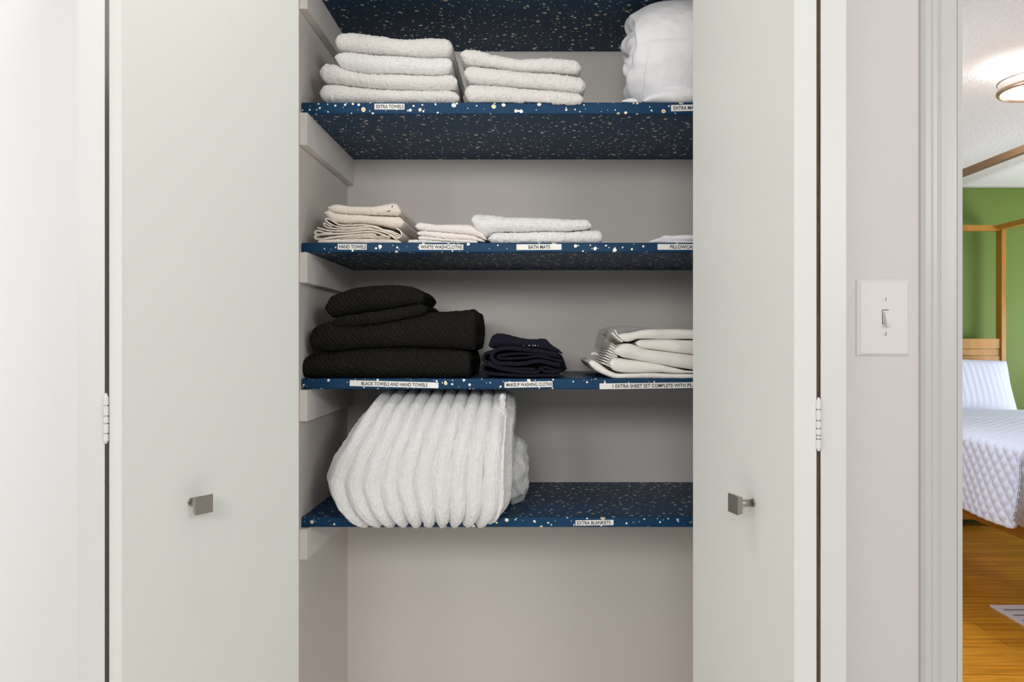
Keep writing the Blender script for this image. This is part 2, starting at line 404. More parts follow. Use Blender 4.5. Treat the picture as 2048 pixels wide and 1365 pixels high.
# ------------------------------------------------------------------ bifold doors
def leaf(name, p, d, n, L, t, par, m=None):
    """p outer corner, d direction along the leaf, n inward normal"""
    p, d, n = Vector(p), Vector(d).normalized(), Vector(n).normalized()
    pts = [p, p + d * L, p + d * L + n * t, p + n * t]
    bm = bmesh.new(); prism(bm, [(q.x, q.y) for q in pts], .012, 2.03)
    return obj(name, bm, m or M['door'], par, bevel=.0012)
def knob(par, root, n, z):
    root, n = Vector((*root, z)), Vector((*n, 0)).normalized(); u = Vector((-n.y, n.x, 0))
    bm = bmesh.new()
    cyl(bm, root, root + n * .002, .0064, 24, .0058); cyl(bm, root + n * .002, root + n * .027, .0052, 24, .0056)
    st = obj('knob', bm, M['nickel'], par, bevel=0); st['label'] = 'brushed nickel square knob'
    for p_ in st.data.polygons: p_.use_smooth = len(p_.vertices) == 4
    bm = bmesh.new(); c = root + n * .029; vs = []
    for a in (-1, 1):
        for bb in (-1, 1):
            for k, s in ((-1, .86), (1, 1)):
                vs.append(bm.verts.new(c + n * (.0045 * k) + u * (.0145 * a * s) + Vector((0, 0, .0138 * bb * s))))
    for f in ((0, 1, 3, 2), (4, 6, 7, 5), (0, 4, 5, 1), (2, 3, 7, 6), (0, 2, 6, 4), (1, 5, 7, 3)): bm.faces.new([vs[i] for i in f])
    pl = obj('knob_plate', bm, M['nickel'], st, bevel=.0016, seg=3)
    pl.matrix_parent_inverse = Matrix.Identity(4)
def hinge(par, x, y, z0, z1, r, cuts, damaged=False):
    bm = bmesh.new(); zs = [z0] + cuts + [z1]
    for a, b in zip(zs, zs[1:]): cyl(bm, (x, y, a + .0009), (x, y, b - .0009), r, 16)
    cyl(bm, (x, y, z0), (x, y, z1), r * .45, 12)
    cyl(bm, (x, y, z1 - .001), (x, y, z1 + .004), r * .8, 12, r * .4)
    cyl(bm, (x, y, z0 - .003), (x, y, z0 + .001), r * .4, 12, r * .8)
    o = obj('hinge', bm, M['edge'], par)
    return o
d1 = empty('door_1', (-.581, 1.058, .01)); d1['kind'] = 'structure'
# left pair: panel facing the opening, then the leaf that pivots at the jamb
P = Vector((-.581, 1.058)); dB = Vector((.56, .83)).normalized(); nB = Vector((-.83, .56)).normalized()
lb = leaf('door_leaf', P, dB, nB, .305, .034, d1)
Pi = P + nB * .034
Q = Pi + Vector((-.0068, .0005)); dA = Vector((-.5, .866)); nA = Vector((-.866, -.5))
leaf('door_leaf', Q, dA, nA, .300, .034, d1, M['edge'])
knob(d1, P + dB * .105, Vector((.83, -.56)), PZ(1004, 1.145))
hy = Pi.y - .001
hinge(d1, PX(212, hy), hy, PZ(883, hy), PZ(792, hy), .0036, [PZ(r, hy) for r in (867, 847, 832, 811)])
d2 = empty('door_2', (.3526, 1.015, .01)); d2['kind'] = 'structure'
P = Vector((.3526, 1.015)); dB = Vector((-.2419, .9703)); nB = Vector((.9703, .2419))
leaf('door_leaf', P, dB, nB, .305, .0345, d2, M['door'])
Pi = P + nB * .0345
Q = Pi + Vector((.0058, .0)); dA = Vector((.2419, .9703)); nA = Vector((.9703, -.2419))
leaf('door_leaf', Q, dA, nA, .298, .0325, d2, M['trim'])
# bare wood seen in the gap of the right pair
bm = bmesh.new(); a = Q + dA * .0005 
prism(bm, [(Pi.x + .0004, Pi.y + .004), (Q.x - .0004, Q.y + .004), (Q.x - .0004, Q.y + .02), (Pi.x + .0004, Pi.y + .02)], .02, 2.02)
o = obj('gap_filler', bm, M['rawwood'], d2); o['label'] = 'rough bare wood showing in the gap between the leaves'
knob(d2, P + dB * .105, Vector((-.9703, -.2419)), PZ(1006, 1.116))
hy = Pi.y - .001
hinge(d2, PX(1637.2, hy), hy, PZ(898, hy), PZ(801, hy), .0036, [PZ(r, hy) for r in (878, 871, 857, 841, 819)])
# head track of the doors
struct('trim_6', JL, JR, D0 + .02, D0 + .06, 2.035, 2.06, m=M['trim'])

# ------------------------------------------------------------------ shelves
def shelf(zt, zb, label, strips, sag_l=0):
    r = .003; x0, x1 = XL + .002, XR - .002
    # profile (y,z) walked once; v = arc length
    prof = []
    def arc(cy, cz, a0, a1):
        for k in range(5):
            t = a0 + (a1 - a0) * k / 4; prof.append((cy + r * math.cos(t), cz + r * math.sin(t)))
    prof.append((YB - .001, zb)); 
    arc(YF + r, zb + r, -math.pi / 2, -math.pi); arc(YF + r, zt - r, math.pi, math.pi / 2)
    prof.append((YB - .001, zt))
    me = bpy.data.meshes.new('shelf_board'); n = len(prof)
    xs = np.linspace(x0, x1, 25); V = []
    for x in xs:
        for (y, z) in prof: V.append((x, y, z))
    Fs = []
    for i in range(len(xs) - 1):
        for j in range(n): Fs.append((i * n + j, i * n + (j + 1) % n, (i + 1) * n + (j + 1) % n, (i + 1) * n + j))
    Fs.append(tuple(range(n))); Fs.append(tuple(range((len(xs) - 1) * n, len(xs) * n))[::-1])
    me.from_pydata(V, [], Fs); me.update()
    arcl = [0]
    for a, b in zip(prof, prof[1:]): arcl.append(arcl[-1] + math.hypot(a[0] - b[0], a[1] - b[1]))
    uv = me.uv_layers.new(name='UVMap')
    for p in me.polygons:
        for li in p.loop_indices:
            vi = me.loops[li].vertex_index
            uv.data[li].uv = (me.vertices[vi].co.x + zt * 3.7, arcl[vi % n] + zt * 1.3)
    bm = bmesh.new(); bm.from_mesh(me); bmesh.ops.recalc_face_normals(bm, faces=bm.faces); bm.to_mesh(me); bm.free()
    o = link('shelf_board', me, M['vinyl'])
    tag(o, label, 'shelf', 'speckled shelves of the closet')
    for (a, b, row, hpx, tilt, txt, t0, t1) in strips:
        yy = YF - .0006; xa, xb = PX(a, YF), PX(b, YF); zc = PZ(row, YF); hh = hpx / 1000 / 2
        bm = bmesh.new(); box(bm, -(xb - xa) / 2, (xb - xa) / 2, 0, .0005, -hh, hh)
        s = obj('label_strip', bm, M['paper']); 
        s.parent = o; s.location = ((xa + xb) / 2, yy, zc); s.rotation_euler = (0, -math.radians(tilt), 0)
        s['label'] = 'white label strip reading ' + txt.lower()
        cu = bpy.data.curves.new('lettering', 'FONT'); cu.body = txt; cu.size = .0098; cu.align_x = 'LEFT'; cu.align_y = 'CENTER'; cu.offset = .00025; cu.resolution_u = 3
        to = bpy.data.objects.new('tmp', cu); C.objects.link(to); bpy.context.view_layer.update()
        me2 = bpy.data.meshes.new_from_object(to.evaluated_get(bpy.context.evaluated_depsgraph_get())); C.objects.unlink(to); bpy.data.objects.remove(to)
        co = np.array([v.co[:] for v in me2.vertices]); w = co[:, 0].max() - co[:, 0].min(); lx = co[:, 0].min(); cy = (co[:, 1].max() + co[:, 1].min()) / 2
        X0, X1 = PX(t0, YF) - (xa + xb) / 2, PX(t1, YF) - (xa + xb) / 2
        for v in me2.vertices:
            x, y, _ = v.co; v.co = (X0 + (x - lx) / w * (X1 - X0), -.00012, (y - cy))
        l = bpy.data.objects.new('lettering', me2); C.objects.link(l); l.parent = s
        me2.materials.clear(); me2.materials.append(M['ink'])
    return o
Z1t, Z1b = CZ + .478, CZ + .454
Z2t, Z2b = CZ + .197, CZ + .177
Z3t, Z3b = CZ - .0755, CZ - .0965
Z4t, Z4b = CZ - .353, CZ - .373
shelf(CZ + .746, CZ + .724, 'topmost navy speckled shelf, only its underside showing above the towels', [])
shelf(Z1t, Z1b, 'navy speckled shelf carrying the two stacks of white bath towels and the comforter',
      [(749, 809, 213, 11.5, 0, 'EXTRA TOWELS', 752.5, 807), (1342, 1452, 215, 12.5, 1.2, 'EXTRA MATTRESS PAD', 1347, 1434)])
shelf(Z2t, Z2b, 'navy speckled shelf carrying hand towels, washcloths and bath mats',
      [(675.5, 733.5, 493.5, 11.5, -.5, 'HAND TOWELS', 678, 732), (838, 926.5, 494, 11, -.3, 'WHITE WASHCLOTHS', 841, 924.5),
       (1033, 1123, 494, 11.5, .3, 'BATH MATS', 1057, 1100), (1315, 1432, 493.7, 11.5, 0, 'PILLOWCASES', 1340, 1397)])
shelf(Z3t, Z3b, 'navy speckled shelf carrying the black towels and the sheet set',
      [(699.5, 877, 768.5, 11.5, -1.5, 'BLACK TOWELS AND HAND TOWELS', 723, 855), (1009, 1105, 769, 11.5, 1, 'MAKEUP WASHING CLOTHS', 1012.5, 1104),
       (1199, 1482, 771, 11.5, .7, '1 EXTRA SHEET SET COMPLETE WITH PILLOWCASES', 1225, 1430)])
shelf(Z4t, Z4b, 'lowest navy speckled shelf under the ribbed plush blanket', [(1151, 1227, 1045.6, 10.5, .8, 'EXTRA BLANKETS', 1154, 1221)])

def cleat(zt, h, label, y0=1.487):
    bm = bmesh.new(); box(bm, XL + .0008, XL + .0165, y0, YB - .001, zt - h - .0008, zt - .0008)
    o = obj('shelf_cleat', bm, M['cleat'], bevel=.0012); tag(o, label, 'cleat', 'wooden cleats holding the shelves')
cleat(CZ + .724, .064, 'white painted wooden cleat under the topmost speckled shelf', 1.487)
cleat(Z1b, .064, 'painted wooden cleat on the left wall below the bath towel shelf')
cleat(Z2b, .060, 'painted wooden cleat on the left wall above the black towels')
cleat(Z3b, .062, 'painted wooden cleat beside the top of the plush blanket')
cleat(Z4b, .060, 'lowest wooden cleat, its grey end below the blanket shelf')

# ------------------------------------------------------------------ bath towels, left stack
GA = 'bath towels in the left stack on the top carrying shelf'
def towel(name, label, top, bot, m, grp, cat='towel', **kw):
    o = slab(name, top, bot, m, **kw); return tag(o, label, cat, grp)
towel('bath_towel', 'white bath towel at the bottom of the left four-towel stack', [(638, 168), (644, 164), (668, 163), (700, 168), (730, 172), (790, 177), (890, 176), (908, 180), (919, 186)],
      [(638, 200), (650, 204), (730, 204), (919, 204)], M['terry'], GA, yf=1.512, yb=1.79, layers=(0, 2), zfloor=Z1t)
towel('bath_towel', 'white bath towel second from the bottom of the left four-towel stack', [(638, 125), (646, 121), (672, 124), (688, 136), (730, 143), (770, 144), (830, 146), (880, 146), (900, 144), (914, 149)],
      [(638, 159), (650, 161), (668, 162), (700, 167), (730, 170.5), (790, 175.5), (870, 176), (914, 176)], M['terry'], GA, yf=1.508, yb=1.785, layers=(0, 2), zfloor=Z1t)
towel('bath_towel', 'white bath towel with a drooping left end, third from the bottom of the left stack', [(669, 104), (674, 101), (694, 99), (770, 105), (830, 110), (880, 110), (904, 111)],
      [(669, 122), (676, 129), (686, 135.5), (730, 142), (790, 143), (870, 145), (896, 143), (904, 138)], M['terry2'], GA, yf=1.505, yb=1.78, layers=(0, 2), zfloor=Z1t)
towel('bath_towel', 'white bath towel on top of the left four-towel stack, under the speckled underside', [(669, 64), (676, 60), (700, 59), (735, 63), (770, 67), (790, 73), (820, 74), (850, 68.5), (880, 69.5), (904, 74)],
      [(669, 98), (694, 98), (770, 104), (830, 109), (880, 109), (904, 108)], M['terry'], GA, yf=1.508, yb=1.80, layers=(0, 2), zfloor=Z1t, band=[(PX(676, 1.508), PX(694, 1.508))])
GB = 'bath towels in the right stack on the top carrying shelf'
towel('bath_towel', 'white bath towel at the bottom of the three-towel stack, overhanging the shelf edge', [(929, 166), (934, 163), (973, 166), (1037, 171.5), (1095, 176), (1139, 182), (1160, 185), (1167, 187)],
      [(929, 198), (936, 202), (1022, 204), (1080, 206), (1120, 208), (1155, 208), (1167, 206)], M['terry'], GB, yf=1.490, yb=1.77, layers=(0, 0), zfloor=Z1t)
towel('bath_towel', 'white bath towel in the middle of the three-towel stack', [(928, 130), (934, 127), (973, 130), (1037, 139.5), (1071, 142), (1120, 143), (1146, 147), (1163, 151), (1171, 153)],
      [(928, 155), (934, 161), (973, 165.5), (1037, 171), (1095, 175.5), (1139, 181), (1163, 184), (1171, 183)], M['terry'], GB, yf=1.494, yb=1.77, zfloor=Z1t)
towel('bath_towel', 'white bath towel on top of the three-towel stack, folded end at the left', [(921, 98), (928, 95), (954, 95), (980, 104), (1017, 110), (1046, 113.5), (1107, 113), (1150, 115), (1162, 119)],
      [(921, 118), (930, 126), (973, 129.5), (1037, 139), (1071, 141.5), (1120, 142.5), (1162, 146)], M['terry'], GB, yf=1.500, yb=1.77, zfloor=Z1t, band=[(PX(1030, 1.5), PX(1046, 1.5))])

# ------------------------------------------------------------------ comforter roll
def comforter():
    t = thing('rolled_comforter', 'puffy white comforter rolled up beside the bath towels, running behind the right door', 'comforter', (.36, 1.6, Z1t))
    yc, ry = 1.598, .112
    TH = 150; xs = np.linspace(.236, .545, 110)
    def radius(x):
        k = np.clip((x - .222) / .085, 0, 1); return .80 + .20 * np.sqrt(1 - (1 - k) ** 2)
    th = np.linspace(0, 2 * np.pi, TH, endpoint=False)   # 0 = toward the camera, pi/2 = up
    zc = Z1t + .1185
    def pos(x, s, xo=0):
        rr = radius(x) * s
        puff = 0
        g = np.exp(-((th - 0.08) / .05) ** 2) + np.exp(-((th - 2.2) / .06) ** 2) + np.exp(-((th - 4.4) / .06) ** 2) + np.exp(-(((th - 6.2832) - .08) / .05) ** 2)
        puff = -.06 * g * np.clip((x - .2) / .05, 0, 1)
        w = .012 * np.sin(x * 160 + 3 * np.sin(th * 5)) * np.exp(-(((th - .35) % 6.283) / .35) ** 2)
        w += .007 * np.sin(th * 15 - x * 45 + 2 * np.sin(th * 2)) * np.exp(-((x - .228) / .07) ** 2)
        R = rr * (1 + puff + w + .015 * np.sin(th * 3 + x * 14))
        Y = yc - ry * R * np.cos(th) * 1.0; Zz = zc + .1185 * R * np.sin(th)
        # flatten where it rests on the shelf
        Zz = np.maximum(Zz, Z1t + .0006)
        X = np.full(TH, x) + xo
        return np.stack([X, Y, Zz], 1)
    rings = []
    KC = 46
    for k in range(KC, 0, -1):
        s = 1 - k / KC; s = max(s, .01)
        spiral = (1 - s) * 2.0 + th / (2 * np.pi) * 1.0 + .12 * np.sin(th * 3)
        lob = np.abs(np.sin(np.pi * spiral)) ** .7
        xo = -.022 * lob * np.clip((1 - s) * 6, 0, 1) - .020 * np.sqrt(1 - s * s) + .008 * np.sin(th * 2 + 1) * s * (1 - s) * 4 + .002 * np.sin(th * 9 + s * 9) * s * (1 - s) * 4
        rings.append(pos(xs[0], s, xo))
    for x in xs: rings.append(pos(x, 1))
    for k in range(1, 8): rings.append(pos(xs[-1], 1 - k / 8 + .01, .006 * k / 8))
    V = np.array(rings).reshape(-1, 3); R = len(rings); K = TH
    Fs = [(i * K + j, i * K + (j + 1) % K, (i + 1) * K + (j + 1) % K, (i + 1) * K + j) for i in range(R - 1) for j in range(K)]
    Fs.append(tuple(range(K))[::-1]); Fs.append(tuple(range((R - 1) * K, R * K)))
    o = from_arrays('rolled_body', V, Fs, M['down'], t)
    slab('loose_corner', [(1244, 201), (1256, 196), (1268, 194), (1277, 200)], [(1244, 204), (1256, 204), (1268, 206), (1277, 204)], M['down'], yf=1.502, yb=1.62, parent=t, fuzz=0, zfloor=Z1t, sm=2)
    slab('seam_flap', [(1286, 196), (1300, 186), (1330, 172), (1386, 168), (1500, 168)], [(1286, 204), (1300, 205), (1500, 205)], M['down'], yf=1.497, yb=1.66, parent=t, fuzz=0, zfloor=Z1t, wr=.0015, wrf=40, rfac=2.2)
comforter()

# ------------------------------------------------------------------ shelf two: hand towels
GC = 'cream hand towels in the left stack'
ZF = Z2t
t6 = thing('hand_towel', 'thick cream hand towel with a curled right end on top of the hand towel stack', 'hand towel', (PX(720, 1.51), 1.6, Z2t + .06), GC)
slab('folded_cloth', [(656, 412), (664, 407), (676, 407), (698, 412), (730, 413), (752, 412), (772, 407), (784, 403.5), (795, 406), (801, 415)],
     [(656, 417), (664, 423), (690, 427), (730, 429), (770, 429), (790, 430.5), (801, 429)], M['cream'], yf=1.510, yb=1.78, parent=t6, zfloor=ZF, fuzz=.0003)
slab('loose_corner', [(641, 408.5), (650, 408), (664, 410)], [(641, 411), (650, 418), (664, 422)], M['cream'], yf=1.56, plane=1.51, yb=1.74, parent=t6, zfloor=ZF, fuzz=.0003)
ribbon('curl_shade', [(772, 420), (777, 422.5), (783, 417), (785, 410)], 1.6, M['hole'], yf=1.5085, yb=1.53, parent=t6, fuzz=0, caps=(1, 1))['label'] = 'dark strip painted as the shade inside the curl'  # dark ribbon painting the shade within the towel's curl
towel('hand_towel', 'thick cream hand towel second from the top, with a rounded right fold', [(649, 421), (654, 417), (664, 424), (690, 428), (740, 430), (790, 431.5), (800, 431), (808, 440)],
      [(649, 428), (656, 435), (666, 443), (690, 446), (725, 445.5), (755, 448), (785, 455), (797, 456), (808, 449)], M['cream'], GC, 'hand towel', yf=1.510, yb=1.80, zfloor=ZF, fuzz=.0003)
t4 = thing('hand_towel', 'thin cream towel whose folded edges loop at the left, third from the top', 'hand towel', (PX(720, 1.51), 1.6, Z2t + .03), GC)
ribbon('folded_cloth', [(797, 468), (792, 466.5), (786, 463.5), (778, 461), (766, 459), (750, 452.5), (725, 449), (700, 450), (678, 449), (662, 440), (652, 436.5), (651.5, 441), (660, 447), (672, 452), (690, 455), (715, 454), (740, 452.5),
                        (754, 456), (770, 461), (782, 465), (792, 470.5), (796, 472), (799, 468)], 2.9, M['cream'], yf=1.507, yb=1.79, parent=t4, fuzz=.00015, zfloor=ZF)
ribbon('folded_cloth', [(663, 453), (654, 449), (647.5, 445.5), (647, 449), (655, 454.5), (672, 457), (700, 457.5), (735, 456), (750, 459)], 2.7, M['cream'], yf=1.509, yb=1.79, parent=t4, fuzz=.00015, zfloor=ZF)
t3 = thing('hand_towel', 'cream towel with several thin layers wrapping round the right end, second from the bottom', 'hand towel', (PX(720, 1.51), 1.6, Z2t + .015), GC)
ribbon('folded_cloth', [(634, 455), (645, 458), (660, 461), (700, 461.5), (730, 458), (750, 459.5), (768, 464), (780, 468.5), (790, 474), (797, 475.5), (803, 469), (800, 461), (792, 456)], 3.0, M['cream'], yf=1.507, yb=1.78, parent=t3, fuzz=.00015, zfloor=ZF)
ribbon('folded_cloth', [(665, 466), (650, 465), (636, 461), (629, 463.5), (632, 468), (645, 468), (670, 467), (700, 466), (730, 463), (750, 464), (768, 470), (780, 475)], 3.4, M['cream'], yf=1.508, yb=1.78, parent=t3, fuzz=.00015, zfloor=ZF)
ribbon('folded_cloth', [(638, 469), (630, 471), (630.5, 477), (640, 478), (655, 476), (680, 472.5), (710, 470), (740, 468), (752, 470)], 4, M['cream'], yf=1.508, yb=1.78, parent=t3, fuzz=.00015, zfloor=ZF)
slab('folded_cloth', [(655, 472), (700, 470), (740, 468), (760, 472), (785, 480)], [(655, 478), (700, 477), (740, 476), (770, 480), (785, 482)], M['cream'], yf=1.512, yb=1.78, parent=t3, zfloor=ZF, fuzz=.0003)
t2 = thing('hand_towel', 'cream towel with a frayed hem lying flat at the bottom of the hand towel stack', 'hand towel', (PX(720, 1.51), 1.6, Z2t), GC)
slab('folded_cloth', [(635, 480), (660, 478.5), (700, 477.5), (740, 476.5), (770, 477), (790, 479), (803, 484)], [(635, 487), (803, 487)], M['cream'], yf=1.507, yb=1.77, parent=t2, zfloor=ZF, fuzz=.0003)
ribbon('hem', [(748, 469), (752, 473), (762, 472), (775, 473), (777, 476), (765, 475), (752, 475)], 1.5, M['cream'], yf=1.505, yb=1.53, parent=t2, fuzz=.0001)
ribbon('hem', [(776, 470), (782, 472), (790, 477), (800, 483)], 2, M['cream'], yf=1.506, yb=1.75, parent=t2, fuzz=.0001)
# side fold running back at the right end of the stack
# ------------------------------------------------------------------ washcloths
GD = 'white washcloths between the hand towels and the bath mats'
towel('washcloth', 'white washcloth on top of the washcloth pile, tucked under the bath mat', [(830, 447), (834, 441.5), (846, 443.5), (870, 448.5), (910, 448.5), (940, 447.5), (960, 460), (974, 478)],
      [(830, 456), (840, 459.5), (870, 462), (910, 466), (945, 469), (960, 474), (974, 481)], M['washcloth'], GD, 'washcloth', yf=1.51, yb=1.72, zfloor=ZF, fuzz=.0003)
towel('washcloth', 'pinkish white washcloth in the middle of the washcloth pile', [(834, 464), (838, 460.5), (870, 462.5), (910, 466.5), (945, 469.5), (970, 481)],
      [(834, 469), (850, 471), (890, 477.5), (930, 478.5), (970, 484)], M['washcloth'], GD, 'washcloth', yf=1.508, yb=1.72, zfloor=ZF, fuzz=.0003)
towel('washcloth', 'white washcloth third down in the washcloth pile, above the flat one', [(836, 472), (840, 469.5), (860, 472.5), (890, 478), (930, 479), (955, 482)], [(836, 478), (860, 480), (890, 482), (955, 487)], M['washcloth'], GD, 'washcloth', yf=1.507, yb=1.71, zfloor=ZF, fuzz=.0003)
towel('washcloth', 'flat white washcloth whose left edge sticks out at the bottom of the washcloth pile', [(816, 480), (822, 478.5), (850, 479.5), (890, 482.5), (930, 484)], [(816, 487), (930, 487)], M['terry2'], GD, 'washcloth', yf=1.506, yb=1.71, zfloor=ZF, fuzz=.0003)
# ------------------------------------------------------------------ bath mats
GE = 'white bath mats on the hand towel shelf'
m1 = towel('bath_mat', 'white terry bath mat lying under the other one on the shelf', [(976, 474), (981, 465), (1000, 463.5), (1060, 463), (1127, 462.5), (1181, 459), (1198, 457), (1207, 461)],
           [(976, 481), (984, 486), (1207, 487)], M['terry2'], GE, 'bath mat', yf=1.505, yb=1.80, zfloor=ZF, layers=(0, 2), band=[(PX(1131, 1.505), PX(1149, 1.505))])
m2 = towel('bath_mat', 'white terry bath mat on top, its left end drooping towards the washcloths', [(943, 427), (948, 425), (973, 426.5), (1010, 431), (1026, 432), (1095, 435), (1160, 437.5), (1178, 438.5), (1183, 446)],
           [(943, 449), (950, 459), (958, 467), (968, 475), (976, 472), (982, 464.5), (995, 462.5), (1060, 462), (1127, 461.5), (1183, 457)], M['terry2'], GE, 'bath mat', yf=1.503, yb=1.79, zfloor=ZF, sm=3, band=[(PX(1007, 1.503), PX(1025, 1.503))])
# ------------------------------------------------------------------ pillowcases
pc = thing('pillowcase', 'thin white folded pillowcase on the middle shelf, half behind the right door', 'pillowcase', (.3, 1.6, Z2t))
slab('folded_cloth', [(1318, 478), (1324, 471), (1334, 468.5), (1345, 471), (1362, 469), (1400, 470), (1460, 471)], [(1318, 480), (1324, 482), (1345, 482), (1400, 481), (1460, 482)], M['pcase'], yf=1.51, yb=1.75, parent=pc, zfloor=ZF, fuzz=0, wr=.0006, wrf=70)
slab('folded_cloth', [(1299, 482.5), (1310, 478), (1322, 474), (1330, 478), (1345, 481), (1400, 481.5), (1460, 482)], [(1299, 486), (1460, 487)], M['pcase'], yf=1.508, yb=1.75, parent=pc, zfloor=ZF, fuzz=0, sm=3)

# ------------------------------------------------------------------ shelf three: black towels
ZF = Z3t; GG = 'black ribbed towels on the third shelf'
towel('bath_towel', 'large black ribbed bath towel at the bottom of the black stack', [(603, 722), (608, 713), (625, 706), (670, 703), (730, 697), (810, 694), (870, 697), (930, 701), (941, 706)],
      [(603, 752), (608, 757.5), (941, 757.5)], M['black'], GG, yf=1.508, yb=1.80, layers=(0, 2), zfloor=ZF, fuzz=.0006, nf=24, endr=.006)
towel('bath_towel', 'large black ribbed bath towel second from the bottom of the black stack', [(618, 664), (626, 652), (650, 641), (680, 645), (730, 648), (790, 640), (850, 624), (880, 622), (915, 621), (935, 618), (952, 618)],
      [(618, 697), (626, 703), (670, 702), (730, 696), (810, 693), (870, 696), (952, 701)], M['black'], GG, yf=1.506, yb=1.80, layers=(0, 2), zfloor=ZF, fuzz=.0006, nf=28, endr=.006)
towel('hand_towel', 'small black ribbed towel tilted on the two large black ones', [(663, 636), (672, 634), (700, 630), (770, 619), (826, 609), (844, 606), (851, 609)],
      [(663, 652), (670, 653), (700, 653), (740, 648.5), (790, 641), (840, 629), (851, 625)], M['black'], GG, 'hand towel', yf=1.508, yb=1.72, zfloor=ZF, fuzz=.0005, nf=20)
towel('hand_towel', 'small black ribbed towel with a domed top, uppermost of the black stack', [(649, 598), (658, 590), (680, 582), (702, 575), (742, 570), (790, 568.5), (820, 571), (836, 578), (846, 584)],
      [(649, 630), (655, 634), (672, 633.5), (700, 629), (770, 618), (826, 608), (846, 606)], M['black'], GG, 'hand towel', yf=1.510, yb=1.72, zfloor=ZF, fuzz=.0005, nf=28, layers=(0, 1))

# ------------------------------------------------------------------ navy cloths
GH = 'navy cloths beside the black towels'
h1 = thing('washcloth', 'navy cloth with rounded left loops at the bottom of the navy pile', 'washcloth', (PX(1040, 1.51), 1.58, Z3t), GH)
def npx(pts): return [(960 + x * .0879, 660 + y * .0879) for x, y in pts]
ribbon('folded_cloth', npx([(1350, 950), (1200, 975), (950, 960), (700, 930), (450, 880), (250, 810), (110, 790), (55, 850), (70, 930), (180, 985), (450, 1015), (800, 1035), (1150, 1045), (1500, 1040), (1800, 1045)]), 6.2, M['navy'], yf=1.510, yb=1.71, parent=h1, fuzz=.0002, zfloor=ZF)
ribbon('folded_cloth', npx([(1790, 960), (1500, 950), (1380, 900), (1300, 960), (1150, 950)]), 6.0, M['navy'], yf=1.514, yb=1.71, parent=h1, fuzz=.0002, zfloor=ZF)
h2 = thing('washcloth', 'navy cloth folded flat between the two looped ones of the navy pile', 'washcloth', (PX(1040, 1.51), 1.58, Z3t + .02), GH)
ribbon('folded_cloth', npx([(1260, 895), (1000, 890), (750, 880), (520, 860), (380, 800), (200, 745), (110, 715), (75, 640), (110, 560), (200, 510), (260, 560)]), 6.5, M['navy'], yf=1.512, yb=1.71, parent=h2, fuzz=.0002, zfloor=ZF)
ribbon('folded_cloth', npx([(1330, 870), (1500, 850), (1650, 900), (1850, 940)]), 6, M['navy'], yf=1.518, yb=1.71, parent=h2, fuzz=.0002, zfloor=ZF)
h3 = thing('washcloth', 'navy cloth with one big open loop facing left, below the topmost navy one', 'washcloth', (PX(1040, 1.51), 1.58, Z3t + .04), GH)
ribbon('folded_cloth', npx([(1780, 560), (1500, 510), (1150, 455), (800, 420), (520, 420), (340, 470), (265, 580), (300, 690), (420, 755), (700, 770), (1000, 765), (1250, 715), (1450, 720), (1650, 770), (1830, 800)]), 8.6, M['navy'], yf=1.507, yb=1.71, parent=h3, fuzz=.0002, zfloor=ZF)
ribbon('folded_cloth', npx([(1820, 600), (1500, 570), (1100, 540), (800, 540), (600, 560), (420, 600), (440, 650), (700, 650), (1000, 640), (1300, 600), (1600, 650), (1880, 720)]), 5.2, M['navy'], yf=1.512, yb=1.71, parent=h3, fuzz=.0002, zfloor=ZF)
h4 = thing('washcloth', 'topmost navy cloth of the pile with small white stitches near its middle', 'washcloth', (PX(1040, 1.51), 1.58, Z3t + .06), GH)
slab('folded_cloth', npx([(200, 260), (240, 150), (380, 70), (560, 80), (800, 150), (1050, 200), (1250, 215), (1440, 195), (1540, 220), (1600, 330), (1780, 430), (1880, 520)]),
     npx([(200, 420), (300, 430), (520, 375), (800, 375), (1150, 410), (1500, 465), (1780, 515), (1880, 570)]), M['navy'], yf=1.512, yb=1.71, parent=h4, fuzz=.0002, zfloor=ZF, sm=2, nf=20)
for x, r in ((990, .0007), (1120, .0012), (1205, .001), (1255, .0012), (1315, .0006)):
    cx, cz = PX(960 + x * .0879, 1.51), PZ(660 + 353 * .0879, 1.51)
    bm = bmesh.new(); bmesh.ops.create_icosphere(bm, subdivisions=2, radius=r, matrix=Matrix.Translation((cx, 1.5105, cz))); obj('stitch', bm, M['paper'], h4)['label'] = 'white stitch'
slab('folded_core', npx([(330, 480), (800, 440), (1300, 470), (1600, 560)]), npx([(330, 720), (800, 740), (1300, 700), (1600, 740)]), M['navy'], yf=1.535, plane=1.51, yb=1.70, parent=h3, fuzz=0, zfloor=ZF)
slab('folded_core', npx([(110, 540), (250, 520), (330, 600)]), npx([(110, 680), (250, 760), (330, 760)]), M['navy'], yf=1.535, plane=1.51, yb=1.70, parent=h2, fuzz=0, zfloor=ZF)
slab('folded_cloth', npx([(1500, 560), (1800, 560), (1900, 560), (1940, 700), (1990, 840)]), npx([(1500, 900), (1800, 1000), (1990, 960)]), M['navy'], yf=1.55, plane=1.51, yb=1.71, parent=h3, fuzz=.0003, zfloor=ZF, nf=20, sm=3)
slab('folded_cloth', npx([(80, 700), (600, 620), (1200, 600), (1700, 640), (1880, 800)]), npx([(80, 1040), (1880, 1040)]), M['navy'], yf=1.545, plane=1.51, yb=1.70, parent=h1, fuzz=.0003, zfloor=ZF, nf=20)

